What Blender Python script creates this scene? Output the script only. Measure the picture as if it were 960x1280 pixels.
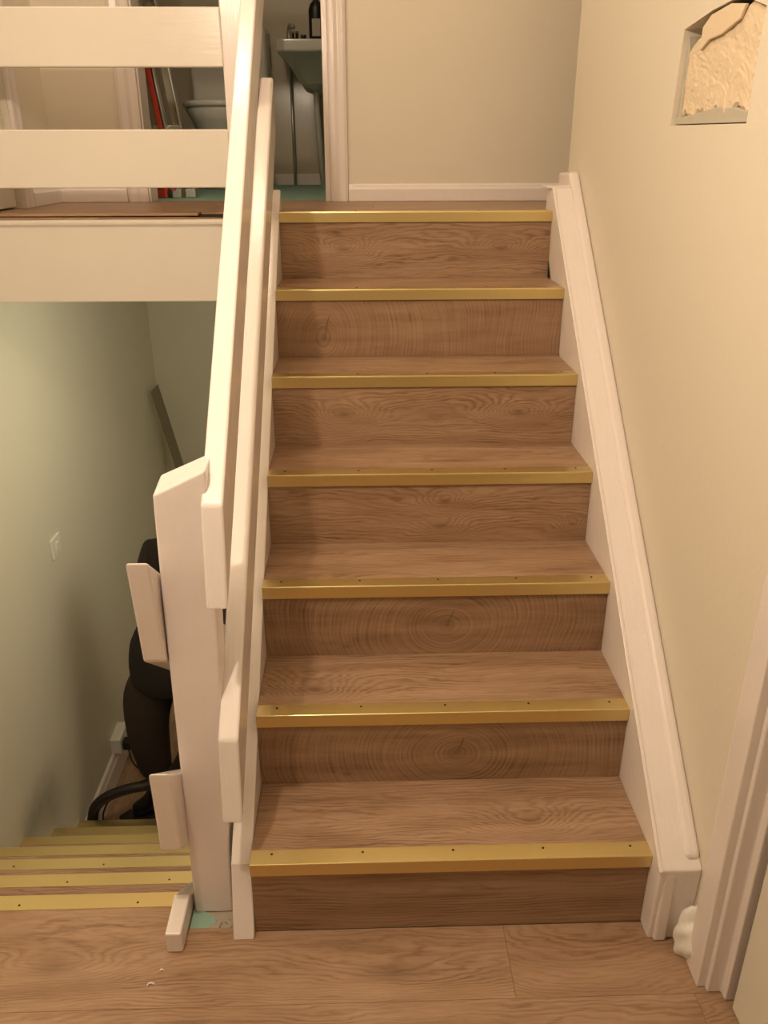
import bpy, bmesh, math, random
from mathutils import Vector, Matrix
from mathutils.geometry import tessellate_polygon
random.seed(7)
S = bpy.context.scene
C = S.collection
for o in list(bpy.data.objects): bpy.data.objects.remove(o)

# ------------------------------------------------------------------ camera
cam_d = bpy.data.cameras.new('camera'); cam = bpy.data.objects.new('camera', cam_d); C.objects.link(cam)
FPX = 1030.1
cam_d.sensor_fit = 'VERTICAL'; cam_d.sensor_height = 36.0; cam_d.lens = FPX / 1280 * 36
cam_d.clip_start = 0.02
cam.matrix_world = (Matrix.Translation((0.2516, -1.3054, 1.5834)) @ Matrix.Rotation(-0.02715, 4, 'Z')
                    @ Matrix.Rotation(math.pi / 2 - 0.41136, 4, 'X') @ Matrix.Rotation(-0.002614, 4, 'Z'))
S.camera = cam
# ------------------------------------------------------------------ world, light, exposure
w = bpy.data.worlds.new('world'); S.world = w; w.use_nodes = True
w.node_tree.nodes['Background'].inputs[0].default_value = (1.0, 0.75, 0.5, 1)
w.node_tree.nodes['Background'].inputs[1].default_value = 0.005
S.view_settings.view_transform = 'Standard'; S.view_settings.look = 'None'
S.view_settings.exposure = 0.2; S.view_settings.gamma = 1.0; S.view_settings.use_curve_mapping = False

def lamp(name, loc, power, col, rad):
    d = bpy.data.lights.new(name, 'POINT'); d.energy = power; d.color = col; d.shadow_soft_size = rad
    o = bpy.data.objects.new(name, d); C.objects.link(o); o.location = loc
    return o
HALL = (-0.245, -0.41, 2.27); LAND = (-0.35, 1.30, 3.45); LOW = (-0.05, 1.66, 0.93)
lamp('hall_light', HALL, 43, (1.0, 0.80, 0.60), 0.03)
lamp('landing_light', LAND, 24, (1.0, 0.80, 0.58), 0.07)
lamp('lower_fill_light', LOW, 14, (1.0, 0.90, 0.68), 0.14)  # unseen fill added to brighten the left wall downstairs

# ------------------------------------------------------------------ dimensions
W = 0.86; G = 0.23925; R = 0.20186; NI = 0.007
TOPY = 6 * G; TOPZ = 7 * R
LY0 = 0.118; LG = 0.245; LR = 0.197; LFZ = -1.38     # descending flight
WL = -1.05; WR = 0.95; YB = 2.05                     # left wall, right wall, landing back wall

# ------------------------------------------------------------------ material helpers
class NT:
    def __init__(s, name):
        s.m = bpy.data.materials.new(name); s.m.use_nodes = True
        s.t = s.m.node_tree; s.b = s.t.nodes['Principled BSDF']; s.k = 0
    def n(s, typ, **kw):
        x = s.t.nodes.new(typ)
        for a, v in kw.items(): setattr(x, a, v)
        return x
    def l(s, a, b): s.t.links.new(a, b)
    def math(s, op, a, b=None, c=None):
        x = s.n('ShaderNodeMath', operation=op)
        for i, v in enumerate((a, b, c)):
            if v is None: continue
            if isinstance(v, (int, float)): x.inputs[i].default_value = v
            else: s.l(v, x.inputs[i])
        return x.outputs[0]
    def comb(s, x, y, z):
        c = s.n('ShaderNodeCombineXYZ')
        for i, v in enumerate((x, y, z)):
            if isinstance(v, (int, float)): c.inputs[i].default_value = v
            else: s.l(v, c.inputs[i])
        return c.outputs[0]
    def noise(s, vec, scale, detail=3, rough=0.55):
        x = s.n('ShaderNodeTexNoise'); x.inputs['Scale'].default_value = scale
        x.inputs['Detail'].default_value = detail; x.inputs['Roughness'].default_value = rough
        if vec is not None: s.l(vec, x.inputs['Vector'])
        return x.outputs[0]
    def ramp(s, fac, stops):
        r = s.n('ShaderNodeValToRGB'); e = r.color_ramp.elements
        while len(e) < len(stops): e.new(0.5)
        for i, (p, c) in enumerate(stops): e[i].position = p; e[i].color = (*c, 1)
        s.l(fac, r.inputs[0]); return r.outputs[0]
    def mix(s, fac, a, b, mode='MIX'):
        x = s.n('ShaderNodeMix', data_type='RGBA', blend_type=mode)
        for i, v in ((0, fac), (6, a), (7, b)):
            if isinstance(v, (int, float)): x.inputs[i].default_value = v
            elif isinstance(v, tuple): x.inputs[i].default_value = (*v, 1)
            else: s.l(v, x.inputs[i])
        return x.outputs[2]
    def bump(s, h, strength, dist=0.002):
        b = s.n('ShaderNodeBump'); b.inputs['Strength'].default_value = strength; b.inputs['Distance'].default_value = dist
        s.l(h, b.inputs['Height']); s.l(b.outputs[0], s.b.inputs['Normal'])
    def obj(s): return s.n('ShaderNodeTexCoord').outputs['Object']
    def sep(s, v):
        x = s.n('ShaderNodeSeparateXYZ'); s.l(v, x.inputs[0]); return x.outputs

def plain(name, col, rough=0.5, metal=0.0, bump=0.0, bscale=200, spec=0.5, coat=0.0):
    t = NT(name); t.b.inputs['Base Color'].default_value = (*col, 1)
    t.b.inputs['Roughness'].default_value = rough; t.b.inputs['Metallic'].default_value = metal
    t.b.inputs['Specular IOR Level'].default_value = spec; t.b.inputs['Coat Weight'].default_value = coat
    n = t.noise(t.obj(), bscale * 0.15, 4)
    t.l(t.mix(t.math('MULTIPLY', n, 0.14), col, tuple(c * 0.6 for c in col)), t.b.inputs['Base Color'])
    if bump:
        t.bump(t.noise(t.obj(), bscale, 3), bump)
    return t.m

def paint(name, col, rough=0.22, stretch=(60, 60, 9), bump=0.35):
    """gloss paint with brush marks"""
    t = NT(name)
    x, y, z = t.sep(t.obj())
    v = t.comb(t.math('MULTIPLY', x, stretch[0]), t.math('MULTIPLY', y, stretch[1]), t.math('MULTIPLY', z, stretch[2]))
    n = t.noise(v, 1.0, 5, 0.65)
    n2 = t.noise(t.obj(), 12, 4)
    t.l(t.mix(t.math('MULTIPLY', n2, 0.22), col, tuple(c * f for c, f in zip(col, (0.80, 0.76, 0.72)))), t.b.inputs['Base Color'])
    t.b.inputs['Roughness'].default_value = rough
    t.b.inputs['Specular IOR Level'].default_value = 0.5
    t.bump(n, bump, 0.0030)
    return t.m

def wallmat(name, col, dark_patches=None, rough=0.55):
    t = NT(name); o = t.obj()
    n = t.noise(o, 3.0, 4); n2 = t.noise(o, 90, 3)
    c = t.mix(t.math('MULTIPLY', n, 0.10), col, tuple(k * 0.75 for k in col))
    v = t.n('ShaderNodeTexVoronoi'); v.inputs['Scale'].default_value = 9; t.l(o, v.inputs['Vector'])
    spot = t.math('LESS_THAN', v.outputs['Distance'], 0.018)
    c = t.mix(t.math('MULTIPLY', spot, 0.25), c, (0.95, 0.9, 0.82))
    if dark_patches:  # soft-edged darker ellipses mixed into the wall colour
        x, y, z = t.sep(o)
        for sy, sz, ry, rz, a in dark_patches:
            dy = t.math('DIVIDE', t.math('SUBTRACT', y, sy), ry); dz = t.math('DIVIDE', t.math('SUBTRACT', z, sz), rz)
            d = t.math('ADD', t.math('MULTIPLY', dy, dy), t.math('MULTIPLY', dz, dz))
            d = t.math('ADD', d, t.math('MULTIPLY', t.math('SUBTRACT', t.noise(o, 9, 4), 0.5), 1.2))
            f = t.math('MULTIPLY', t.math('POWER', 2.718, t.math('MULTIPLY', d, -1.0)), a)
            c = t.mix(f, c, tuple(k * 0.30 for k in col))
    t.l(c, t.b.inputs['Base Color']); t.b.inputs['Roughness'].default_value = rough
    t.bump(t.math('ADD', n2, t.math('MULTIPLY', t.noise(o, 14, 3), 2.0)), 0.25, 0.002)
    return t.m

LIGHT = (0.415, 0.268, 0.170); MID = (0.305, 0.184, 0.108); DARK = (0.165, 0.089, 0.046)
def wood(name, seed=0, knots=(), rings=None, tone=1.0, contrast=1.0, along='x', swirl=0.9):
    """oak print: growth lines bend round knots, fine pores run along the board"""
    t = NT(name); x, y, z = t.sep(t.obj())
    if along == 'x': u, v = x, t.math('ADD', y, z)
    else: u, v = t.math('ADD', y, z), x
    wob = t.noise(t.comb(t.math('MULTIPLY', u, 2.4), t.math('MULTIPLY', v, 10), seed * 3.7), 1.0, 4, 0.55)
    fieldv = t.math('ADD', t.math('MULTIPLY', v, 520), t.math('MULTIPLY', wob, 75.0 * swirl))
    core = None
    for ku, kv, a, b, amp in knots:
        du = t.math('DIVIDE', t.math('SUBTRACT', u, ku), a); dv = t.math('DIVIDE', t.math('SUBTRACT', v, kv), b)
        e = t.math('POWER', 2.718, t.math('MULTIPLY', t.math('ADD', t.math('MULTIPLY', du, du), t.math('MULTIPLY', dv, dv)), -1.0))
        fieldv = t.math('ADD', fieldv, t.math('MULTIPLY', e, amp * 3.2))
        k = t.math('MULTIPLY', t.math('POWER', e, 14.0), 0.7)
        core = k if core is None else t.math('MAXIMUM', core, k)
    if rings:
        ru, rv, asp, wgt = rings
        du = t.math('SUBTRACT', u, ru); dv = t.math('MULTIPLY', t.math('SUBTRACT', v, rv), asp)
        d = t.math('SQRT', t.math('ADD', t.math('MULTIPLY', du, du), t.math('MULTIPLY', dv, dv)))
        wob1 = t.noise(t.comb(t.math('MULTIPLY', u, 3.0), t.math('MULTIPLY', v, 5.0), seed * 1.7), 1.0, 1, 0.4)
        dr = t.math('ADD', t.math('MULTIPLY', d, 560.0), t.math('MULTIPLY', wob1, 40.0))
        fieldv = t.math('ADD', t.math('MULTIPLY', fieldv, 1 - wgt), t.math('MULTIPLY', dr, wgt))
        e = t.math('POWER', 2.718, t.math('MULTIPLY', t.math('MULTIPLY', d, d), -4000.0))
        k = t.math('MULTIPLY', e, 0.6)
        # radial shake out of the pith
        line = t.math('ABSOLUTE', t.math('SUBTRACT', du, t.math('ADD', t.math('MULTIPLY', dv, 0.28), t.math('MULTIPLY', t.math('SUBTRACT', wob, 0.5), 0.02))))
        crack = t.math('MULTIPLY', t.math('LESS_THAN', line, 0.0022), t.math('MULTIPLY', t.math('GREATER_THAN', dv, -0.004), t.math('LESS_THAN', dv, 0.05)))
        k = t.math('MAXIMUM', k, t.math('MULTIPLY', crack, 0.8))
        core = k if core is None else t.math('MAXIMUM', core, k)
    g = t.math('ADD', t.math('MULTIPLY', t.math('SINE', fieldv), 0.5), 0.5)
    g = t.math('POWER', g, 0.6)
    amp_n = t.noise(t.comb(t.math('MULTIPLY', u, 5), t.math('MULTIPLY', v, 26), seed + 5.5), 1.0, 3, 0.6)
    g = t.math('MULTIPLY', t.math('SUBTRACT', g, 0.6), t.math('MULTIPLY', t.math('MAXIMUM', t.math('SUBTRACT', amp_n, 0.30), 0.0), 4.2))
    g = t.math('ADD', g, 0.6)
    fine = t.noise(t.comb(t.math('MULTIPLY', u, 14), t.math('MULTIPLY', v, 420), seed), 1.0, 3, 0.6)
    if rings:
        fine = t.noise(t.comb(t.math('ADD', t.math('MULTIPLY', d, 230), t.math('MULTIPLY', wob1, 14.0)), t.math('MULTIPLY', u, 5), t.math('MULTIPLY', v, 5)), 1.0, 4, 0.6)
    broad = t.noise(t.comb(t.math('MULTIPLY', u, 3.0), t.math('MULTIPLY', v, 22), seed + 9.1), 1.0, 4, 0.6)
    pore = t.noise(t.comb(t.math('MULTIPLY', u, 45), t.math('MULTIPLY', v, 900), seed + 3.3), 1.0, 2, 0.5)
    f = t.math('ADD', t.math('MULTIPLY', g, (0.08 if rings else 0.20) * contrast), t.math('ADD', t.math('MULTIPLY', fine, (0.62 if rings else 0.45) * contrast), t.math('MULTIPLY', broad, 0.75 * contrast)))
    f = t.math('ADD', f, 0.5 - (0.71 if rings else 0.66) * contrast)
    c = t.ramp(f, [(0.27, tuple(k * tone for k in DARK)), (0.5, tuple(k * tone for k in MID)), (0.74, tuple(k * tone for k in LIGHT))])
    c = t.mix(t.math('MULTIPLY', t.math('GREATER_THAN', pore, 0.66), 0.22), c, tuple(k * tone * 0.8 for k in DARK))
    if core is not None:
        c = t.mix(t.math('MULTIPLY', core, 0.75), c, tuple(k * tone * 0.7 for k in DARK))
    t.l(c, t.b.inputs['Base Color']); t.b.inputs['Roughness'].default_value = 0.42
    t.b.inputs['Specular IOR Level'].default_value = 0.4
    t.bump(t.math('ADD', fine, t.math('MULTIPLY', g, 0.5)), 0.10, 0.001)
    return t.m

M = {}
M['wall'] = wallmat('cream_wall_paint', (0.75, 0.68, 0.565))
M['wall_left'] = wallmat('pale_green_grey_wall_paint', (0.72, 0.695, 0.57), dark_patches=[(1.24, -0.80, 0.20, 0.11, 0.6), (1.36, -0.90, 0.13, 0.12, 0.45)])  # two overlapping darker patches low on the wall
M['ceiling'] = plain('ceiling_paint', (0.78, 0.76, 0.72), 0.8)
M['white'] = paint('gloss_white_paint', (0.83, 0.75, 0.72))
M['white_rail'] = paint('brushed_gloss_white_rail', (0.85, 0.78, 0.75), 0.14, (120, 14, 14), 0.5)
M['white_h'] = paint('gloss_white_board', (0.78, 0.72, 0.65), 0.25, (8, 60, 80), 0.15)
M['post'] = paint('brushed_gloss_white_post', (0.85, 0.77, 0.75), 0.22, (110, 110, 8), 0.3)
M['gold'] = plain('gold_anodised_aluminium', (0.77, 0.62, 0.29), 0.30, 0.92, 0.03, 600)
M['screw'] = plain('dark_screw', (0.05, 0.035, 0.015), 0.4, 0.7)
M['dark'] = plain('dark_gap', (0.03, 0.022, 0.015), 0.9)
_ = None
M['floor'] = wood('oak_floor', 1, [(-0.42, -0.07, 0.18, 0.07, 16), (0.3, -0.10, 0.25, 0.06, 9)], tone=1.06, contrast=0.82)
M['floor_b'] = wood('oak_floor_cross', 5, [(0.72, -0.3, 0.2, 0.3, 20)], tone=1.06, contrast=0.65)
M['floor_c'] = wood('oak_floor_third', 8, [(0.1, -0.3, 0.3, 0.05, 12)], tone=1.02, contrast=0.8)
M['sub'] = plain('rough_screed', (0.42, 0.36, 0.28), 0.9, 0, 0.8, 120)
M['green'] = plain('green_underlay', (0.28, 0.44, 0.35), 0.7, 0, 0.2, 90)
M['plaster'] = plain('raw_plaster', (0.74, 0.60, 0.43), 0.95, 0, 0.9, 60)
M['plaster_grey'] = plain('grey_filler', (0.50, 0.45, 0.37), 0.95, 0, 0.6, 90)
M['filler'] = plain('white_filler', (0.86, 0.82, 0.76), 0.6, 0, 0.5, 90)
M['alu'] = plain('brushed_aluminium', (0.62, 0.60, 0.54), 0.35, 0.8)
M['red'] = plain('red_plastic', (0.55, 0.05, 0.03), 0.45)
M['black'] = plain('black_plastic', (0.015, 0.012, 0.011), 0.4)
M['hose'] = plain('dark_hose_rubber', (0.020, 0.015, 0.013), 0.5)
M['ceramic'] = plain('white_ceramic', (0.72, 0.70, 0.63), 0.15)
M['bathwall'] = plain('bathroom_glossy_tile', (0.50, 0.44, 0.33), 0.2, 0, 0.08, 20)
M['steel'] = plain('dark_steel_strip', (0.30, 0.265, 0.19), 0.45, 0.5)
M['plastic'] = plain('white_plastic', (0.80, 0.78, 0.70), 0.35)
M['door'] = paint('cream_door_paint', (0.74, 0.70, 0.60), 0.35, (30, 30, 4), 0.1)
M['skin'] = plain('skin', (0.55, 0.33, 0.24), 0.5)
M['jumper'] = plain('black_knit', (0.018, 0.014, 0.011), 0.9, 0, 0.6, 300)
M['trousers'] = plain('dark_brown_cotton', (0.042, 0.029, 0.019), 0.9, 0, 0.5, 250)
M['boot'] = plain('black_leather', (0.010, 0.010, 0.011), 0.45)
M['hair'] = plain('dark_hair', (0.015, 0.010, 0.008), 0.6, 0, 0.6, 120)
M['label'] = plain('pale_bottle_label', (0.50, 0.46, 0.38), 0.5)

# ------------------------------------------------------------------ object helpers
def tag(o, label=None, cat=None, group=None, kind=None):
    if label: o['label'] = label
    if cat: o['category'] = cat
    if group: o['group'] = group
    if kind: o['kind'] = kind
    return o
def empty(name, loc, label=None, cat=None, group=None, kind=None):
    o = bpy.data.objects.new(name, None); C.objects.link(o); o.location = loc; o.empty_display_size = 0.05
    return tag(o, label, cat, group, kind)
def wloc(o):
    p = Vector(o.location)
    while o.parent: o = o.parent; p += Vector(o.location)
    return p
def mk(name, bm, mat, parent=None, bevel=0, smooth=False, seg=2, mats=None):
    bmesh.ops.recalc_face_normals(bm, faces=bm.faces[:])
    me = bpy.data.meshes.new(name); bm.to_mesh(me); bm.free()
    me.materials.append(M[mat] if isinstance(mat, str) else mat)
    o = bpy.data.objects.new(name, me); C.objects.link(o)
    if parent is not None:
        o.parent = parent; o.location = -wloc(parent)
    if smooth:
        for p in me.polygons: p.use_smooth = True
    if bevel:
        b = o.modifiers.new('bevel', 'BEVEL'); b.width = bevel; b.segments = seg; b.limit_method = 'ANGLE'; b.angle_limit = math.radians(35)
    return o
def box(bm, x0, x1, y0, y1, z0, z1):
    v = [bm.verts.new(p) for p in ((x0,y0,z0),(x1,y0,z0),(x1,y1,z0),(x0,y1,z0),(x0,y0,z1),(x1,y0,z1),(x1,y1,z1),(x0,y1,z1))]
    for f in ((0,1,2,3),(4,5,6,7),(0,1,5,4),(1,2,6,5),(2,3,7,6),(3,0,4,7)): bm.faces.new([v[i] for i in f])
    return bm
def B(*a): return box(bmesh.new(), *a)
def at3(axis, p, a):
    if axis == 'x': return (a, p[0], p[1])
    if axis == 'y': return (p[0], a, p[1])
    return (p[0], p[1], a)
def prism(bm, pts, axis, a0, a1):
    """polygon pts in the plane across axis, extruded from a0 to a1"""
    A = [bm.verts.new(at3(axis, p, a0)) for p in pts]; Bv = [bm.verts.new(at3(axis, p, a1)) for p in pts]
    bm.faces.new(A); bm.faces.new(Bv[::-1]); n = len(pts)
    for i in range(n): bm.faces.new((A[i], A[(i+1) % n], Bv[(i+1) % n], Bv[i]))
    return bm
def P(pts, axis, a0, a1): return prism(bmesh.new(), pts, axis, a0, a1)
def slab(outer, holes, axis, a0, a1):
    """solid sheet with polygonal holes"""
    bm = bmesh.new(); loops = [outer] + holes
    flat = [p for l in loops for p in l]
    tris = tessellate_polygon([[Vector((p[0], p[1], 0)) for p in l] for l in loops])
    A = [bm.verts.new(at3(axis, p, a0)) for p in flat]; Bv = [bm.verts.new(at3(axis, p, a1)) for p in flat]
    for t in tris:
        bm.faces.new([A[i] for i in t]); bm.faces.new([Bv[i] for i in t])
    k = 0
    for l in loops:
        n = len(l)
        for i in range(n):
            a, b = k + i, k + (i + 1) % n
            bm.faces.new((A[a], A[b], Bv[b], Bv[a]))
        k += n
    return bm
def tube(bm, pts, rad, n=10, caps=True):
    pts = [Vector(p) for p in pts]; rr = rad if isinstance(rad, (list, tuple)) else [rad] * len(pts)
    rings = []; up = Vector((0.123, 0.35, 0.93)).normalized()
    for i, p in enumerate(pts):
        d = (pts[min(i+1, len(pts)-1)] - pts[max(i-1, 0)]).normalized()
        a = d.cross(up)
        if a.length < 1e-3: a = d.cross(Vector((1, 0, 0)))
        a.normalize(); b = d.cross(a)
        rings.append([bm.verts.new(p + (a * math.cos(2*math.pi*k/n) + b * math.sin(2*math.pi*k/n)) * rr[i]) for k in range(n)])
    for r0, r1 in zip(rings, rings[1:]):
        for k in range(n): bm.faces.new((r0[k], r0[(k+1) % n], r1[(k+1) % n], r1[k]))
    if caps: bm.faces.new(rings[0]); bm.faces.new(rings[-1][::-1])
    return bm
def lathe(bm, prof, c, n=20, sx=1, sy=1):
    """prof: (radius, z) pairs round the vertical axis at c"""
    rings = []
    for r_, z_ in prof:
        rings.append([bm.verts.new((c[0] + r_*sx*math.cos(2*math.pi*k/n), c[1] + r_*sy*math.sin(2*math.pi*k/n), c[2] + z_)) for k in range(n)])
    for r0, r1 in zip(rings, rings[1:]):
        for k in range(n): bm.faces.new((r0[k], r0[(k+1) % n], r1[(k+1) % n], r1[k]))
    bm.faces.new(rings[0]); bm.faces.new(rings[-1][::-1])
    return bm
def catmull(pts, n=8):
    pts = [Vector(p) for p in pts]; q = [pts[0]*2-pts[1]] + pts + [pts[-1]*2-pts[-2]]; out = []
    for i in range(1, len(q)-2):
        a, b, c, d = q[i-1], q[i], q[i+1], q[i+2]
        for k in range(n):
            t = k / n
            out.append(0.5*((2*b)+(c-a)*t+(2*a-5*b+4*c-d)*t*t+(3*b-a-3*c+d)*t**3))
    out.append(pts[-1]); return out

# ================================================================== THE SETTING
# --- intermediate hall floor
floor = tag(mk('floor', B(WL - 0.1, 1.9, -3.5, 0.10, -0.16, -0.0085), 'sub'), 'oak plank floor of the lower hall at the foot of the stairs', kind='structure')
PT = 0.008
def plank(pts, mat, parent, z1, name='floor_plank'):
    return mk(name, P(pts, 'z', z1 - PT, z1), mat, parent, 0.0004, seg=1)
yJ = -0.168
plank([(WL, yJ), (0.5497, yJ), (0.5497, 0.006), (-0.046, 0.006), (-0.046, 0.018), (-0.150, 0.018), (-0.150, 0.086), (WL, 0.086)], 'floor', floor, 0)
plank([(0.5502, yJ), (1.9, yJ), (1.9, 0.006), (0.5502, 0.006)], 'floor_b', floor, 0)
cuts = {1: [0.02], 2: [0.93], 3: [-0.3, 0.9], 4: [0.3], 5: [-0.6, 0.6], 6: [0.1], 7: [-0.3], 8: [0.5], 9: [-.2], 10: [.4]}
cuts[1] = [0.918]
for i in range(1, 16):
    y1 = yJ - 0.0005 - (i-1)*0.22; y0 = max(y1 - 0.2195, -3.5); xs = [WL] + cuts.get(i, [0.2]) + [1.9]
    for j in range(len(xs)-1):
        plank([(xs[j]+0.0002, y0), (xs[j+1]-0.0002, y0), (xs[j+1]-0.0002, y1), (xs[j]+0.0002, y1)], ['floor_c', 'floor', 'floor_b'][(i+j) % 3], floor, 0)
# green underlay and broken screed showing where the newel stands
bm = P([(-0.149, 0.019), (-0.085, 0.019), (-0.098, 0.052), (-0.12, 0.064), (-0.135, 0.085), (-0.149, 0.095)], 'z', -0.0084, -0.0045)
mk('underlay_scrap', bm, 'green', floor)
for k in range(16):
    x = random.uniform(-0.105, -0.05); y = random.uniform(0.024, 0.05); s = random.uniform(0.003, 0.009)
    bm = bmesh.new(); bmesh.ops.create_icosphere(bm, subdivisions=1, radius=s)
    for v in bm.verts: v.co = Vector((v.co.x*random.uniform(.7,1.4)+x, v.co.y*random.uniform(.7,1.3)+y, v.co.z*0.6-0.006))
    mk('screed_crumb', bm, 'sub', floor)

# --- lower hall floor
lfloor = tag(mk('floor_lower_hall', B(WL - 0.1, 1.2, LY0 + 6*LG - 0.02, 3.95, LFZ - 0.1, LFZ - PT), 'sub'), 'oak plank floor of the hall downstairs', kind='structure')
for i in range(8):
    xa = WL + 0.02 + i*0.19; off = (i*0.37) % 0.9
    ys = [LY0 + 6*LG - 0.015] + [q for q in (1.75+off, 2.75+off) if q < 3.8] + [3.84]
    for j in range(len(ys)-1):
        plank([(xa, ys[j]+.0005), (xa+0.189, ys[j]+.0005), (xa+0.189, ys[j+1]-.0005), (xa, ys[j+1]-.0005)], 'low_%d' % 0 if False else M.setdefault('floor_y', wood('oak_floor_lengthwise', 21, (), along='y')), lfloor, LFZ)

# --- walls
hall_door = [(-0.925, 0.0), (-0.925, 2.0), (-0.155, 2.0), (-0.155, 0.0)]
outer = [(-3.5, 0.0), (-0.925, 0.0), (-0.925, 2.0), (-0.155, 2.0), (-0.155, -0.2), (1.65, -0.2), (1.65, 3.8), (-3.5, 3.8)]
hole = [(0.712, 1.637), (0.316, 1.630), (0.308, 1.812), (0.40, 1.838), (0.46, 1.842), (0.55, 1.838), (0.698, 1.822)]
wr = tag(mk('wall_right', slab(outer, [hole], 'x', WR, WR + 0.10), 'wall'), 'cream wall running up beside the stairs', kind='structure')
# cut-out packed with raw plaster: backing, grey filler bed, rough plaster face
mk('recess_back', B(WR + 0.045, WR + 0.06, 0.27, 0.75, 1.60, 1.88), 'dark', wr)
def rough_sheet(outline_fn, ny, nz, y0, y1, z0, z1, x0, amp, seed):
    rnd = random.Random(seed); bm = bmesh.new(); g = {}
    ph = [rnd.uniform(0, 6.28) for _ in range(12)]
    for i in range(ny+1):
        for j in range(nz+1):
            y = y0 + (y1-y0)*i/ny; zt = outline_fn(y, z1); zb = z0 + 0.006*math.sin(y*70+ph[7]) + 0.004*math.sin(y*190+ph[8]); z = zb + (zt-zb)*j/nz
            h = 0.3*math.sin(y*60+z*22+ph[0]) + 0.25*math.sin(y*25-z*80+ph[1]) + 0.3*rnd.uniform(-1, 1) + 0.25*math.sin(y*140+ph[2])*math.sin(z*90+ph[3])
            edge = min(i, ny-i, 2*j, 2*(nz-j)) / 3
            g[i, j] = bm.verts.new((x0 - amp*h + (0.006 if edge < 0.5 else 0.0), y + (rnd.uniform(-1,1)*0.002), z))
    for i in range(ny):
        for j in range(nz): bm.faces.new((g[i,j], g[i+1,j], g[i+1,j+1], g[i,j+1]))
    r = bmesh.ops.extrude_face_region(bm, geom=bm.faces[:])
    for e in r['geom']:
        if isinstance(e, bmesh.types.BMVert): e.co.x = WR + 0.044
    return bm
def top_line(y, z1):
    t = (0.695 - y) / 0.375          # 0 at the far (left) end
    base = 1.772 + 0.052*min(1, t*2.0) + 0.012*math.sin(t*9)
    return min(base, 1.832 if t < 0.9 else 1.818)
mk('plaster_face', rough_sheet(top_line, 34, 26, 0.325, 0.700, 1.655, 1.82, WR + 0.010, 0.0030, 3), 'plaster', wr, smooth=False)
mk('filler_bed', P([(0.705, 1.639), (0.318, 1.632), (0.318, 1.648), (0.40, 1.660), (0.5, 1.664), (0.6, 1.656), (0.705, 1.652)], 'x', WR + 0.008, WR + 0.044), 'plaster_grey', wr, 0.002)
mk('filler_bed', P([(0.692, 1.64), (0.708, 1.64), (0.697, 1.81), (0.688, 1.78)], 'x', WR + 0.012, WR + 0.044), 'plaster_grey', wr, 0.002)
# a flake of paint and plaster hanging at the top edge
bm = P([(0.60, 1.772), (0.56, 1.788), (0.50, 1.790), (0.42, 1.806), (0.40, 1.828), (0.47, 1.838), (0.56, 1.832), (0.60, 1.815)], 'x', WR + 0.002, WR + 0.009)
mk('plaster_flake', bm, 'plaster', wr, 0.002)
# white filler lump in the corner by the architrave
bm = bmesh.new(); bmesh.ops.create_icosphere(bm, subdivisions=4, radius=1)
for v in bm.verts:
    n = 1 + 0.10*math.sin(v.co.y*6+1)+0.07*math.sin(v.co.z*9+v.co.y*5) + random.uniform(-.02, .02)
    v.co = Vector((0.944 + v.co.x*0.038*n, -0.066 + v.co.y*0.036*n - 0.014*(1 - v.co.z)*0.5, 0.046 + v.co.z*0.072*n))
    if v.co.z < 0.001: v.co.z = 0.001
mk('filler_lump', bm, 'filler', wr, smooth=True)
# left wall
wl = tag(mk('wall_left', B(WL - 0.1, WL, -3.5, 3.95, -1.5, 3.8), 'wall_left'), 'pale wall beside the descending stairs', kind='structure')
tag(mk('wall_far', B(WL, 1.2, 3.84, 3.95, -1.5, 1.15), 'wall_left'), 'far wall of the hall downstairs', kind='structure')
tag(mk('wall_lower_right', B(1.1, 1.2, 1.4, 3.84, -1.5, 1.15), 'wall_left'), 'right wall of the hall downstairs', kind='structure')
tag(mk('wall_near', B(WL - 0.1, 1.9, -3.6, -3.5, -0.1, 2.6), 'wall'), 'wall behind the viewer', kind='structure')
tag(mk('wall_side_room', B(1.9, 2.0, -3.6, 0.3, -0.1, 2.6), 'wall'), 'wall of the room beyond the ajar door', kind='structure')
tag(mk('wall_side_room_end', B(1.05, 1.9, 0.10, 0.2, -0.1, 2.6), 'wall'), 'end wall of the room beyond the ajar door', kind='structure')
# wall under the upper flight
us = [(0.13, -1.5), (1.44, -1.5), (1.44, 1.10), (1.30, 0.98), (0.13, 0.0)]
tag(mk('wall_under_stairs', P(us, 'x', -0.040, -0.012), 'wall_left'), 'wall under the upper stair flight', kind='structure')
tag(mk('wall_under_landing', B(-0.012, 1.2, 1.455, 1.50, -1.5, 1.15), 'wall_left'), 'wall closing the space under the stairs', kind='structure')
# landing back wall with the bathroom doorway
ob = [(-1.1, TOPZ - 0.25), (-0.540, TOPZ - 0.25), (-0.540, 3.42), (0.145, 3.42), (0.145, TOPZ - 0.25), (2.2, TOPZ - 0.25), (2.2, 3.8), (-1.1, 3.8)]
wb = tag(mk('wall_landing_back', slab(ob, [], 'y', YB, YB + 0.10), 'wall'), 'cream back wall of the upper landing', kind='structure')
# landing left wall with a door
ol = [(1.475, TOPZ), (1.475, 3.40), (1.69, 3.40), (1.69, TOPZ), (YB, TOPZ), (YB, 3.8), (1.44, 3.8), (1.44, TOPZ)]
tag(mk('wall_landing_left', slab(ol, [], 'x', -0.98, -0.88), 'wall'), 'short left wall of the upper landing', kind='structure')
tag(mk('wall_landing_right', B(2.2, 2.3, 1.0, 4.1, 1.1, 3.8), 'wall'), 'right end wall of the upper landing', kind='structure')
tag(mk('wall_landing_return', B(1.05, 2.2, 1.55, 1.65, 1.1, 3.8), 'wall'), 'wall returning from the stair wall on the landing', kind='structure')
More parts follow.
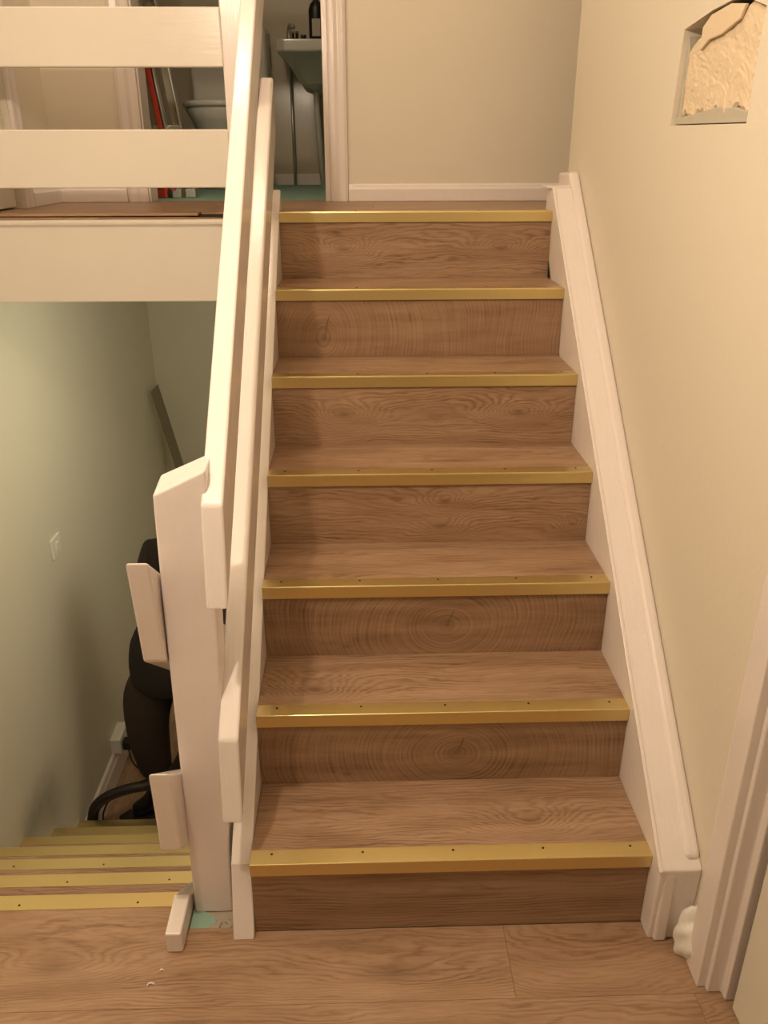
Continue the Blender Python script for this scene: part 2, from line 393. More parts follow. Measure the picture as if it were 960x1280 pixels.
# ceilings
tag(mk('ceiling', B(WL - 0.1, 2.0, -3.6, 0.30, 2.60, 2.70), 'ceiling'), 'hall ceiling', kind='structure')
tag(mk('wall_bulkhead', B(WL - 0.1, 1.0, 0.24, 0.30, 2.70, 3.8), 'wall'), 'bulkhead above the stairwell', kind='structure')
tag(mk('ceiling_upper', B(WL - 0.1, 2.3, 0.24, 4.1, 3.8, 3.9), 'ceiling'), 'upper landing ceiling', kind='structure')
# upper landing slab + fascia
lan = tag(mk('floor_landing', B(WL, 2.2, 1.47, 4.0, 1.146, TOPZ - 0.022), 'white_h'), 'oak plank floor of the upper landing', kind='structure')
mk('floor_batten', B(WL, -0.06, 1.452, 1.50, TOPZ - 0.022, TOPZ - PT - 0.002), 'dark', lan)
for i, (y0, y1, cut) in enumerate(((1.4375, 1.62, [-0.25]), (1.621, 1.84, [0.3]), (1.841, 2.14, [-0.6]))):
    xs = [WL] + cut + [2.2]
    for j in range(len(xs)-1):
        ya = 1.425 if (i == 0 and j == 0) else (y0 + 0.042 if i == 0 else y0)
        plank([(xs[j], ya), (xs[j+1]-0.001, ya), (xs[j+1]-0.001, y1), (xs[j], y1)], ['floor', 'floor_c'][(i+j) % 2], lan, TOPZ)
# the loose, slightly bowed under-board between planks and fascia
bm = P([(-1.05, TOPZ-0.017), (-0.10, TOPZ-0.023), (-0.10, TOPZ-0.018), (-0.3, TOPZ-0.0125), (-1.05, TOPZ-0.011)], 'y', 1.430, 1.47)
mk('under_board', bm, 'floor_c', lan)
tag(mk('trim_1', P([(1.470, 1.143), (1.432, 1.143), (1.432, 1.372), (1.424, 1.380), (1.422, 1.388), (1.428, 1.394), (1.470, 1.394)], 'x', WL, -0.052), 'white_h', None, 0.003), 'white fascia board below the landing edge', kind='structure')

# --- skirtings
def skirting(name, pts, label, mat='white'):
    return tag(mk(name, pts, mat, None, 0.003), label, kind='structure')
sk = lambda h, t: [(0, 0), (t, 0), (t, h*0.72), (t*0.75, h*0.80), (t*0.6, h*0.94), (t*0.25, h), (0, h)]
skirting('baseboard_landing', P([(YB - a, TOPZ + b) for a, b in sk(0.062, 0.018)], 'x', 0.212, 2.2), 'white skirting on the landing back wall')
skirting('baseboard_landing_left', P([(YB - a, TOPZ + b) for a, b in sk(0.062, 0.018)], 'x', -0.88, -0.619), 'white skirting left of the bathroom doorway')
skirting('baseboard_landing_side', P([(-0.88 + a, TOPZ + b) for a, b in sk(0.062, 0.018)], 'y', 1.76, YB - 0.018), 'white skirting on the landing left wall')
b_ = skirting('baseboard_lower', P([(WL + a, LFZ + b) for a, b in sk(0.15, 0.022)], 'y', LY0 + 6*LG + 0.02, 3.84), 'white skirting in the hall downstairs')
skirting('baseboard_lower_far', P([(3.84 - a, LFZ + b) for a, b in sk(0.15, 0.022)], 'x', WL + 0.022, 1.1), 'white skirting on the far wall downstairs')
# --- bathroom doorway trim (architraves both sides + lining)
def architrave(name, x0, x1, inner_right, z0, z1, label):
    # stepped section in plan, standing on the wall face at YB
    d = [(0, 0), (0, 0.012), (0.012, 0.018), (0.030, 0.014), (0.044, 0.020), (0.058, 0.020), (0.066, 0.014), (0.066, 0)]
    pts = []
    for a, b in d:
        x = (x0 + a*(x1-x0)/0.066) if inner_right else (x1 - a*(x1-x0)/0.066)
        pts.append((x, YB - b))
    return tag(mk(name, P(pts, 'z', z0, z1), 'white', None, 0.002), label, kind='structure')
architrave('trim_2', 0.145, 0.211, False, TOPZ, 3.48, 'white architrave right of the bathroom doorway')
architrave('trim_3', -0.618, -0.541, True, TOPZ, 3.48, 'white architrave left of the bathroom doorway')
tag(mk('trim_4', B(0.125, 0.1449, YB - 0.004, YB + 0.11, TOPZ, 3.42), 'white', None, 0.002), 'bathroom door lining on the right', kind='structure')
tag(mk('trim_5', B(-0.5399, -0.533, YB - 0.004, YB + 0.11, TOPZ, 3.42), 'white', None, 0.002), 'bathroom door lining on the left', kind='structure')
# landing left door
d2 = empty('door_2', (-0.93, 1.56, TOPZ), 'cream door in the left landing wall', kind='structure')
mk('door_leaf', B(-0.935, -0.90, 1.480, 1.682, TOPZ + 0.005, 3.39), 'door', d2, 0.003)
tag(mk('trim_6', P([(-0.88, 1.690), (-0.866, 1.690), (-0.862, 1.705), (-0.868, 1.722), (-0.860, 1.745), (-0.88, 1.752)], 'z', TOPZ, 3.45), 'white', None, 0.002), 'white architrave of the landing left door', kind='structure')
# --- right-hand doorway at the foot of the stairs
arch = tag(mk('trim_7', P([(WR, -0.155), (0.926, -0.155), (0.926, -0.096), (0.932, -0.088), (WR, -0.084)], 'z', 0.0, 2.06), 'white', None, 0.003), 'white architrave beside the foot of the stairs', kind='structure')
tag(mk('trim_8', P([(0.943, -0.154), (0.943, -0.167), (0.972, -0.167), (0.972, -0.186), (1.014, -0.186), (1.014, -0.167), (1.055, -0.167), (1.055, -0.154)], 'z', 0.0, 2.0), 'white', None, 0.003), 'stepped white door lining and stop', kind='structure')
tag(mk('trim_9', B(0.926, 1.055, -0.985, -0.925, 0.0, 2.06), 'white', None, 0.003), 'white architrave on the near side of the doorway', kind='structure')
dr = empty('door_1', (1.00, -0.90, 0), 'cream door standing ajar beside the foot of the stairs', kind='structure')
bm = B(0, 0.036, 0, 0.70, 0.006, 1.98)
for v in bm.verts: v.co = Matrix.Translation((0.985, -0.905, 0)) @ (Matrix.Rotation(math.radians(0.6), 4, 'Z') @ v.co)
mk('door_leaf', bm, 'door', dr, 0.004)

# ================================================================== THE UPPER STAIRCASE
rk = lambda k, f: f            # readability only
zc = lambda k: (k - 0.5) * R
riser_m = {
 1: wood('oak_riser_straight', 31, [(0.45, 0.10, 0.35, 0.04, 5)], tone=0.92, swirl=0.5),
 2: wood('oak_riser_rings', 32, [(0.205, G + NI + 1*R + 0.025, 0.05, 0.02, 9)], (0.465, G + NI + 1*R + 0.085, 1.25, 1.0), tone=0.97),
 3: wood('oak_riser_rings_twin', 32.4, [(0.205, 2*G + NI + 2*R + 0.025, 0.05, 0.02, 9)], (0.460, 2*G + NI + 2*R + 0.085, 1.25, 1.0), tone=0.97),
 4: wood('oak_riser_central_knot', 34, [(0.47, 3*G + NI + 3*R + 0.12, 0.06, 0.03, 12), (0.46, 3*G + NI + 3*R + 0.05, 0.07, 0.03, 10), (0.82, 3*G + NI + 3*R + 0.05, 0.03, 0.02, 8)]),
 5: wood('oak_riser_two_knots', 35, [(0.20, 4*G + NI + 4*R + 0.09, 0.09, 0.035, 16), (0.70, 4*G + NI + 4*R + 0.09, 0.09, 0.03, 18)]),
 6: wood('oak_riser_arcs', 36, [(0.40, 5*G + NI + 5*R + 0.12, 0.012, 0.05, 5)], (0.14, 5*G + NI + 5*R + 0.06, 0.8, 1.0), tone=0.98, contrast=0.8),
 7: wood('oak_riser_two_knots_upper', 35.3, [(0.20, 6*G + NI + 6*R + 0.09, 0.09, 0.035, 16), (0.70, 6*G + NI + 6*R + 0.09, 0.09, 0.03, 18)]),
}
tread_m = [wood('oak_tread_%s' % n, 41 + i*3, kn) for i, (n, kn) in enumerate((
    ('knotted', [(0.62, 0.06 + R + 0.05, 0.09, 0.05, 13)]), ('swirl', [(0.13, G + 2*R + 0.10, 0.10, 0.08, 18)]), ('straight', []), ('flamed', [(0.5, 3*G+4*R+0.1, 0.4, 0.05, 8)])))]
back_m = wood('oak_tread_back_strip', 55, (), swirl=0.6)
stairs = empty('staircase', (W/2, 0.0, 0.0), 'oak-clad straight staircase with gold metal nosings rising to the landing', 'staircase')
NF, NH = 0.041, 0.031        # nosing top flange depth and front flange height
def nosing(parent, x0, x1, y, z, sgn, screws, th=0.0028, mat='gold'):
    """L-shaped metal strip: nose edge at y; top flange runs back by sgn"""
    a = sgn
    pts = [(y, z + th*0.6), (y + a*NF, z + th*0.6), (y + a*NF, z - 0.0005), (y + a*0.003, z - 0.0005), (y + a*0.003, z - NH), (y - a*0.001, z - NH), (y - a*0.001, z - 0.002)]
    nz = mk('nosing', P(pts, 'x', x0, x1), mat, parent, 0.0008, seg=1)
    for sx in screws:
        bm = bmesh.new(); lathe(bm, [(0.0027, 0.0), (0.0027, 0.0009), (0.0013, 0.0012)], (sx, y + a*NF*0.68, z + th*0.6), 8)
        mk('screw', bm, 'screw', nz)
    return nz
for k in range(1, 8):
    y = (k-1)*G; z = k*R; yr = y + NI
    mk('riser', B(0.0, W, yr, yr + 0.012, (k-1)*R if k > 1 else 0.0, z - PT), riser_m[k], stairs, 0.0005, seg=1)
    if k < 7:
        yb = k*G + NI
        mk('tread', B(0.0, W, y + 0.002, yb - 0.040, z - PT, z), tread_m[(k-1) % 4], stairs, 0.0006, seg=1)
        mk('tread_strip', B(0.0, W, yb - 0.0392, yb + 0.004, z - PT, z), back_m, stairs, 0.0006, seg=1)
    sx = [0.045, 0.24, 0.435, 0.63, 0.82] if k < 6 else [0.24, 0.63]
    nosing(stairs, 0.0, W, y, z, 1, sx)
# timber carcass under the boards
bm = bmesh.new(); car = [(0.02, 0.0)]
for k in range(1, 8): car += [((k-1)*G + NI + 0.012, (k-1)*R), ((k-1)*G + NI + 0.012, k*R - PT)]
car += [(TOPY + 0.05, TOPZ - PT), (TOPY + 0.05, TOPZ - 0.26), (0.30, 0.0)]
mk('carcass', P(car[1:], 'x', 0.0, W), 'sub', stairs)
# left string board with the slanted foot
ls = [(-0.016, 0.0), (0.036, 0.169), (1.528, 1.472), (1.533, 1.476), (1.533, TOPZ - 0.02), (1.44, 1.14), (0.20, 0.0)]
mk('string_board', P(ls, 'x', -0.046, -0.0005), 'white_rail', stairs, 0.003)
# right string board, its moulding and moulded foot
sl = 0.846
rs = [(-0.038, 0.0), (-0.046, 0.207), (1.459, 1.480), (1.545, 1.480), (1.545, TOPZ - 0.05), (0.22, 0.0)]
rst = mk('string_board', P(rs, 'x', W + 0.0005, WR), 'white_rail', stairs, 0.004)
mo = [(0.0, 0.235), (0.0, 0.20), (1.50, 0.20 + 1.5*sl), (1.62, 1.47), (1.62, 1.515), (1.555, 0.245 + 1.50*sl)]
mk('string_moulding', P([(-0.030, 0.190), (-0.030, 0.231), (1.50, 0.262 + 1.494*sl), (1.60, 1.522), (1.645, 1.522), (1.645, 1.45), (1.5, 1.45)], 'x', 0.917, WR), 'white', rst, 0.010, seg=3)
mk('string_cap_lip', P([(-0.049, 0.200), (-0.049, 0.208), (1.456, 1.4815), (1.462, 1.473), (-0.02, 0.219)], 'x', W - 0.002, W + 0.006), 'white', rst, 0.001)
mk('foot_block', B(W + 0.012, 0.90, -0.046, 0.03, 0.0, 0.196), 'white', rst, 0.005)
mk('foot_block', B(0.899, WR, -0.030, 0.03, 0.0, 0.20), 'white', rst, 0.006)
mk('string_end_cap', B(0.845, WR - 0.005, 1.470, 1.545, 1.478, 1.487), 'white', rst, 0.002)

# ================================================================== BALUSTRADES
bal = empty('stair_balustrade', (-0.10, 0.09, 0.0), 'white gloss-painted newel and sloping rails on the open side of the stairs', 'balustrade')
# tapering newel
bm = bmesh.new()
lev = [(-0.0080, -0.145, -0.060, 0.066), (0.78, -0.1385, -0.036, 0.092), (0.98, -0.135, -0.034, 0.098)]
rings = []
for z, xa, xb, yf in lev: rings.append([bm.verts.new(p) for p in ((xa, yf, z), (xb, yf, z), (xb, yf + 0.075, z), (xa, yf + 0.075, z))])
rings.append([bm.verts.new(p) for p in ((-0.134, 0.099, 1.010), (-0.034, 0.099, 1.058), (-0.034, 0.174, 1.066), (-0.134, 0.174, 1.022))])
for r0, r1 in zip(rings, rings[1:]):
    for k in range(4): bm.faces.new((r0[k], r0[(k+1) % 4], r1[(k+1) % 4], r1[k]))
bm.faces.new(rings[0]); bm.faces.new(rings[-1])
mk('newel_post', bm, 'post', bal, 0.005, seg=3)
def rail(name, front, s, h, y_end, ztop_end=None, parent=bal, x0=-0.045, x1=-0.004, mat='white_rail'):
    (yt, zt), (y2, z2) = front
    pts = [(y2, z2), (yt, zt), (y_end, zt + s*(y_end - yt)), (y_end, zt + s*(y_end - yt) - h), (y2 + 0.03, z2)]
    pts = [(y2, z2), (yt, zt), (y_end, zt + s*(y_end - yt)), (y_end, z2 + s*(y_end - y2))]
    return mk(name, P(pts, 'x', x0, x1), mat, parent, 0.005, seg=3)
rail('handrail', ((0.080, 0.996), (0.040, 0.800)), 0.888, 0, 1.60)
rail('mid_rail', ((0.026, 0.510), (-0.008, 0.326)), 0.862, 0, 1.515)

# boards going down beside the descending flight, fixed to the newel
lb = empty('descending_balustrade', (-0.16, 0.05, 0.0), 'white sloping boards beside the stairs going down, ends cut beside the newel', 'balustrade')
def drail(front, y_end, s=-0.804, name='rail'):
    (yt, zt), (y2, z2) = front
    pts = [(y2, z2), (yt, zt), (y_end, zt + s*(y_end-yt)), (y_end, z2 + s*(y_end-y2))]
    return mk(name, P(pts, 'x', -0.185, -0.1415), 'white', lb, 0.006, seg=3)
drail(((0.045, 0.900), (0.072, 0.668)), 1.62)
drail(((0.002, 0.450), (0.010, 0.240)), 1.60)
mk('string_board', P([(-0.042, 0.0), (-0.042, 0.056), (0.060, 0.056), (1.60, -1.18), (1.60, LFZ), (1.50, LFZ), (0.10, -0.22), (0.10, 0.0)], 'x', -0.185, -0.1505), 'white', lb, 0.004)

# landing balustrade: two wide horizontal boards and a corner post
lbal = empty('landing_balustrade', (-0.5, TOPY, TOPZ), 'white horizontal boards and corner post guarding the landing edge', 'balustrade')
mk('corner_post', B(-0.138, -0.046, 1.412, 1.50, 1.146, 2.35), 'post', lbal, 0.004)
for z0, z1 in ((1.486, 1.648), (1.811, 1.962), (2.125, 2.28)):
    mk('rail_board', B(WL + 0.002, -0.136, 1.408, 1.436, z0, z1), 'white_h', lbal, 0.004)

# ================================================================== DESCENDING FLIGHT
low = empty('descending_staircase', (-0.6, LY0, LFZ), 'oak stairs with gold nosings going down beside the newel', 'staircase')
lt = wood('oak_lower_tread', 61, (), tone=1.0); lr = wood('oak_lower_riser', 63, (), tone=0.9)
for k in range(0, 7):
    y = LY0 + k*LG; z = -k*LR
    xr = -0.1512 if k == 0 else -0.012
    xe = -0.186
    nosing(low, WL + 0.001, xe, y, z, -1, [-0.82, -0.55, -0.28] if k < 3 else [])
    mk('riser', B(WL, -0.041, y - 0.017, y - 0.005, max(z - LR, LFZ), z - PT), lr, low)
    if k > 0: mk('tread', B(WL, -0.041, y - LG - 0.004, y - 0.002, z - PT, z), lt, low, 0.0005, seg=1)
car = []
for k in range(0, 7):
    y = LY0 + k*LG; z = -k*LR
    car += [(y - 0.018, z - PT if k else -0.17), (y - 0.018, z - LR - PT if k < 6 else LFZ)]
car += [(0.9, LFZ), (0.0, -0.6), (0.0, -0.17)]
mk('carcass', P(car, 'x', WL, -0.042), 'sub', low)

# ================================================================== THINGS DOWNSTAIRS
sw = empty('light_switch', (WL, 1.857, 0.03), 'white light switch on the pale wall by the descending stairs', 'switch')
bm = B(WL, WL + 0.010, 1.805, 1.905, 0.025, 0.112); mk('face_plate', bm, 'plastic', sw, 0.003)
bm = P([(WL + 0.0095, 0.050), (WL + 0.013, 0.050), (WL + 0.017, 0.088), (WL + 0.0095, 0.088)], 'y', 1.845, 1.865); mk('rocker', bm, 'plastic', sw, 0.001)
so = empty('socket_box', (WL, 2.17, -1.24), 'white surface-mounted socket box above the skirting downstairs', 'socket')
mk('back_box', B(WL, WL + 0.045, 2.095, 2.245, -1.228, -1.143), 'plastic', so, 0.003)
mk('face_plate', B(WL + 0.045, WL + 0.054, 2.093, 2.247, -1.230, -1.141), 'plastic', so, 0.003)
pl = empty('power_plug', (WL + 0.07, 2.135, -1.2), 'black plug and cable in the socket box downstairs', 'plug')
mk('plug_body', B(WL + 0.0545, WL + 0.100, 2.110, 2.160, -1.222, -1.168), 'black', pl, 0.008, seg=3)
cp = catmull([(WL + 0.075, 2.135, -1.224), (WL + 0.085, 2.13, -1.30), (WL + 0.13, 2.12, -1.355), (WL + 0.24, 2.11, LFZ + 0.005), (WL + 0.40, 2.2, LFZ + 0.005), (WL + 0.65, 2.35, LFZ + 0.005)])
mk('cable', tube(bmesh.new(), cp, 0.0042, 8), 'black', pl, smooth=True)
# metal strip leaning in the corner
ms = empty('metal_trim_strip', (-0.80, 2.9, LFZ), 'dark ribbed metal trim strip leaning against the far corner downstairs', 'trim strip')
def leaning_strip():
    bm = bmesh.new()
    top = Vector((-1.010, 3.62, 0.275)); bot = Vector((-0.62, 3.42, LFZ + 0.004))
    d = (top - bot).normalized(); wv = Vector((0.50, 0.86, 0)); wv = (wv - d*wv.dot(d)).normalized(); nv = d.cross(wv)
    if nv.y > 0: nv = -nv
    prof = [(-0.036, 0.0)]
    for i in range(6):
        a = -0.036 + i*0.012; prof += [(a + 0.001, 0.005), (a + 0.0075, 0.005), (a + 0.009, 0.002), (a + 0.0115, 0.002)]
    prof += [(0.037, 0.005), (0.038, 0.0)]
    Av = [bm.verts.new(bot + wv*a + nv*b) for a, b in prof]
    Bv = [bm.verts.new(top + wv*a + nv*b + d*(a*0.4)) for a, b in prof]
    n = len(prof)
    for i in range(n): bm.faces.new((Av[i], Av[(i+1) % n], Bv[(i+1) % n], Bv[i]))
    bm.faces.new(Av); bm.faces.new(Bv[::-1]); return bm
mk('ribbed_strip', leaning_strip(), 'steel', ms)

# vacuum hose: ribbed tube arching from the bottom step up to the hand
vh = empty('vacuum_hose', (-0.98, 1.65, LFZ), 'black ribbed vacuum hose arching over the foot of the descending stairs', 'hose')
hp = catmull([(-1.020, 1.64, LFZ + 0.03), (-1.018, 1.63, -1.275), (-0.992, 1.63, -1.157), (-0.945, 1.635, -1.102), (-0.888, 1.645, -1.076), (-0.82, 1.655, -1.060), (-0.72, 1.67, -1.045), (-0.60, 1.69, -0.95), (-0.53, 1.70, -0.70), (-0.50, 1.70, -0.40)], 22)
rad = [0.0245 if i % 2 else 0.0222 for i in range(len(hp))]
mk('hose_tube', tube(bmesh.new(), hp, rad, 14), 'hose', vh, smooth=True)
mk('hose_handle', tube(bmesh.new(), [(-0.50, 1.70, -0.41), (-0.497, 1.70, -0.34), (-0.49, 1.69, -0.26)], [0.027, 0.025, 0.020], 14), 'black', vh, 0.002, smooth=True)
cc = catmull([(-0.62, 1.72, -1.00), (-0.76, 1.72, -1.068), (-0.837, 1.72, -1.094), (-0.898, 1.72, -1.139), (-0.961, 1.72, -1.20), (-0.995, 1.72, -1.28), (-1.0, 1.74, LFZ + 0.006)], 10)
mk('cable', tube(bmesh.new(), cc, 0.0042, 8), 'black', vh, smooth=True)

# ---------------------------------------------------------------- person (mostly hidden by the newel)
person = empty('person', (-0.61, 1.88, LFZ), 'person in dark jumper, baggy brown trousers and black boots standing behind the newel', 'person')
def skinned(name, verts, edges, radii, mat, root=0, sub=2):
    me = bpy.data.meshes.new(name); me.from_pydata([Vector(v) for v in verts], edges, [])
    o = bpy.data.objects.new(name, me); C.objects.link(o); o.parent = person; o.location = -Vector(person.location)
    sk_ = o.modifiers.new('skin', 'SKIN'); sk_.use_smooth_shade = True; sk_.branch_smoothing = 0.6
    for i, r_ in enumerate(radii):
        sv = me.skin_vertices[0].data[i]; sv.radius = r_ if isinstance(r_, tuple) else (r_, r_); sv.use_root = (i == root)
    sb = o.modifiers.new('sub', 'SUBSURF'); sb.levels = sub; sb.render_levels = sub
    me.materials.append(M[mat]); return o
F0 = LFZ
def chain(vs, es, rs, parent, pts):
    for p, r_ in pts:
        vs.append(p); rs.append(r_); es.append((parent, len(vs)-1)); parent = len(vs)-1
    return parent
# key joints
pel = (-0.605, 1.87, -0.46); spn = (-0.585, 1.865, -0.25); che = (-0.545, 1.85, -0.02); nek = (-0.50, 1.83, 0.13)
hL = (-0.700, 1.86, -0.52); kL = (-0.775, 1.83, -0.82); aL = (-0.745, 1.865, F0 + 0.085)
hR = (-0.52, 1.88, -0.53); kR = (-0.48, 1.84, -0.90); aR = (-0.48, 1.91, F0 + 0.085)
sL = (-0.650, 1.85, 0.055); eL = (-0.672, 1.77, -0.22); wL_ = (-0.545, 1.67, -0.20)
sR = (-0.395, 1.84, 0.06); eR = (-0.350, 1.79, -0.22); wR_ = (-0.42, 1.66, -0.30)
# body: one continuous surface
vs = [pel]; es = []; rs = [0.11]
c = chain(vs, es, rs, 0, [(spn, 0.10), (che, (0.10, 0.09))])
nk = chain(vs, es, rs, c, [(nek, 0.052), ((-0.492, 1.815, 0.175), 0.052), ((-0.488, 1.785, 0.22), (0.066, 0.075)), ((-0.485, 1.795, 0.28), (0.076, 0.092)), ((-0.482, 1.805, 0.33), (0.066, 0.078))])
for s_, e_, w_, sg in ((sL, eL, wL_, -1), (sR, eR, wR_, 1)):
    h_ = Vector(w_); fw = (Vector(w_) - Vector(e_)).normalized(); up = Vector((0, 0, 1)); side = fw.cross(up).normalized(); dn = side.cross(fw)
    if sg > 0: side = -side
    pc = h_ + fw*0.05
    a = chain(vs, es, rs, c, [(s_, 0.046), (tuple((Vector(s_)+Vector(e_))/2), 0.042), (e_, 0.038), (tuple((Vector(e_)+h_)/2), 0.034), (w_, 0.026), (tuple(pc), (0.036, 0.022))])
    for q, (off, ln) in enumerate(((-0.030, 0.058), (-0.010, 0.068), (0.011, 0.064), (0.030, 0.050))):
        b0 = pc + fw*0.035 + up*off*-1
        chain(vs, es, rs, a, [(tuple(b0), 0.0095), (tuple(b0 + fw*ln*0.5 + side*0.006), 0.0088), (tuple(b0 + fw*ln*0.7 + side*0.030), 0.0082), (tuple(b0 + fw*ln*0.45 + side*0.048), 0.0072)])
    b0 = pc - fw*0.012 + up*0.036
    chain(vs, es, rs, a, [(tuple(b0), 0.011), (tuple(b0 + fw*0.030 + side*0.022 + up*0.004), 0.0095), (tuple(b0 + fw*0.045 + side*0.042 - up*0.006), 0.008)])
for h_, k_, a_, toe in ((hL, kL, aL, (-0.10, -0.05)), (hR, kR, aR, (0.02, -0.12))):
    chain(vs, es, rs, 0, [(h_, 0.085), (tuple((Vector(h_)+Vector(k_))/2), 0.072), (k_, 0.055), (tuple((Vector(k_)*0.6+Vector(a_)*0.4)), 0.050), (a_, 0.036), ((a_[0]+toe[0]*0.5, a_[1]+toe[1]*0.5, F0+0.05), 0.03), ((a_[0]+toe[0], a_[1]+toe[1], F0+0.035), 0.022)])
skinned('body', vs, es, rs, 'skin')
# face: nose, ears, eyes, mouth
hc = Vector((-0.486, 1.785, 0.255)); ff = Vector((-0.35, -0.94, -0.15)).normalized(); fs = ff.cross(Vector((0, 0, 1))).normalized(); fu = fs.cross(ff)
def blob(name, c0, ax, mat):
    bm = bmesh.new(); bmesh.ops.create_uvsphere(bm, u_segments=12, v_segments=8, radius=1)
    for v in bm.verts: v.co = c0 + fs*v.co.x*ax[0] + ff*v.co.y*ax[1] + fu*v.co.z*ax[2]
    return mk(name, bm, mat, person, smooth=True)
blob('nose', hc + ff*0.094 - fu*0.012, (0.013, 0.018, 0.022), 'skin')
for s_ in (-1, 1):
    blob('ear', hc + fs*0.076*s_ - ff*0.005, (0.010, 0.020, 0.032), 'skin')
    blob('eye', hc + fs*0.030*s_ + ff*0.080 + fu*0.018, (0.013, 0.010, 0.008), 'dark')
blob('mouth', hc + ff*0.084 - fu*0.052, (0.024, 0.008, 0.006), 'red')
bm = bmesh.new(); bmesh.ops.create_uvsphere(bm, u_segments=20, v_segments=14, radius=1)
for v in list(bm.verts):
    if v.co.z < -0.15 and v.co.y > -0.1 or v.co.z < -0.6 or (v.co.y > 0.55 and v.co.z < 0.35): bm.verts.remove(v)
for v in bm.verts: v.co = hc + fu*0.045 - ff*0.012 + fs*v.co.x*0.088 + ff*v.co.y*0.104 + fu*v.co.z*0.095
mk('hair', bm, 'hair', person, smooth=True)
# jumper
vs = [spn]; es = []; rs = [(0.165, 0.165)]
chain(vs, es, rs, 0, [((-0.615, 1.87, -0.38), (0.19, 0.19)), ((-0.625, 1.87, -0.54), (0.225, 0.205)), ((-0.63, 1.87, -0.65), (0.20, 0.19))])
c = chain(vs, es, rs, 0, [(che, (0.165, 0.15))])
chain(vs, es, rs, c, [((-0.515, 1.835, 0.095), 0.09), ((-0.505, 1.83, 0.14), 0.066)])
for s_, e_, w_ in ((sL, eL, wL_), (sR, eR, wR_)):
    chain(vs, es, rs, c, [(s_, 0.088), (tuple((Vector(s_)+Vector(e_))/2), 0.074), (e_, 0.064), (tuple((Vector(e_)+Vector(w_))/2), 0.052), (tuple(Vector(e_)*0.08+Vector(w_)*0.92), 0.042)])
skinned('jumper', vs, es, rs, 'jumper')
# baggy trousers
vs = [pel]; es = []; rs = [(0.165, 0.14)]
chain(vs, es, rs, 0, [((-0.60, 1.865, -0.38), (0.15, 0.15))])
for h_, k_, a_ in ((hL, kL, aL), (hR, kR, aR)):
    h_, k_, a_ = Vector(h_), Vector(k_), Vector(a_)
    chain(vs, es, rs, 0, [(tuple(h_ - Vector((0, 0, 0.06))), (0.135, 0.13)), (tuple(h_*0.5 + k_*0.5), (0.13, 0.13)), (tuple(k_*0.85 + h_*0.15), (0.112, 0.112)), (tuple(k_*0.72 + a_*0.28), (0.094, 0.10)), (tuple(k_*0.42 + a_*0.58), (0.074, 0.085)), (tuple(k_*0.30 + a_*0.70), (0.066, 0.075))])
skinned('trousers', vs, es, rs, 'trousers')
# boots: shaft, foot and sole
for a_, toe in ((aL, (-0.155, -0.06)), (aR, (0.03, -0.17))):
    a_ = Vector(a_); t_ = Vector((toe[0], toe[1], 0)); td = t_.normalized()
    skinned('boot', [tuple(a_ + Vector((-0.01, 0.0, 0.26))), tuple(a_ + Vector((0, 0, 0.05))), (a_.x - td.x*0.035, a_.y - td.y*0.035, F0 + 0.047), (a_.x + t_.x*0.5, a_.y + t_.y*0.5, F0 + 0.050), (a_.x + t_.x*0.95, a_.y + t_.y*0.95, F0 + 0.040)],
            [(0, 1), (1, 2), (1, 3), (3, 4)], [0.054, 0.056, 0.045, (0.047, 0.046), (0.040, 0.036)], 'boot')
    bm = bmesh.new(); s_ = Vector((-td.y, td.x, 0))
    sole = [(-0.085, -0.03), (-0.085, 0.03), (0.06, 0.046), (0.16, 0.045), (0.215, 0.02), (0.215, -0.02), (0.16, -0.045), (0.06, -0.046)]
    prism(bm, [(a_.x + td.x*u + s_.x*v, a_.y + td.y*u + s_.y*v) for u, v in sole], 'z', F0 + 0.001, F0 + 0.018)
    mk('boot_sole', bm, 'black', person, 0.004)

# ================================================================== BATHROOM BEYOND THE LANDING
bz = TOPZ - 0.004
bf = tag(mk('floor_bathroom', B(-1.2, 1.0, 2.142, 4.0, 1.15, bz), 'green'), 'bathroom floor covered with green underlay', kind='structure')
tag(mk('wall_bathroom_far', B(-1.2, 1.0, 4.0, 4.1, 1.15, 3.8), 'bathwall'), 'glossy far wall of the bathroom', kind='structure')
tag(mk('wall_bathroom_left', B(-1.3, -1.2, 2.15, 4.1, 1.15, 3.8), 'bathwall'), 'left wall of the bathroom', kind='structure')
tag(mk('wall_bathroom_right', B(1.0, 1.1, 2.15, 4.1, 1.15, 3.8), 'bathwall'), 'right wall of the bathroom', kind='structure')
tag(mk('baseboard_bathroom', B(-1.2, 1.0, 3.985, 4.0, bz, bz + 0.06), 'white'), 'skirting along the bathroom far wall', kind='structure')
# wall-hung wash basin
ba = empty('wash_basin', (0.10, 3.78, bz), 'white wall-hung wash basin seen through the bathroom doorway', 'basin')
BZ = 2.115
bm = bmesh.new()
xa, xb, y0, y1 = -0.165, 0.40, 3.50, 4.0
def rr(x0, x1, y0, y1, z, c=0.04):
    return [bm.verts.new(p) for p in ((x0+c, y0, z), (x1-c, y0, z), (x1, y0+c, z), (x1, y1, z), (x0, y1, z), (x0, y0+c, z))]
L = [rr(xa, xb, y0, y1, BZ), rr(xa, xb, y0, y1, BZ - 0.055), rr(xa+0.04, xb-0.04, y0+0.07, y1, BZ - 0.085), rr(xa+0.11, xb-0.11, y0+0.20, y1, BZ - 0.19), rr(xa+0.2, xb-0.2, y0+0.33, y1, BZ - 0.23)]
for r0, r1 in zip(L, L[1:]):
    for k in range(6): bm.faces.new((r0[k], r0[(k+1) % 6], r1[(k+1) % 6], r1[k]))
bm.faces.new(L[-1])
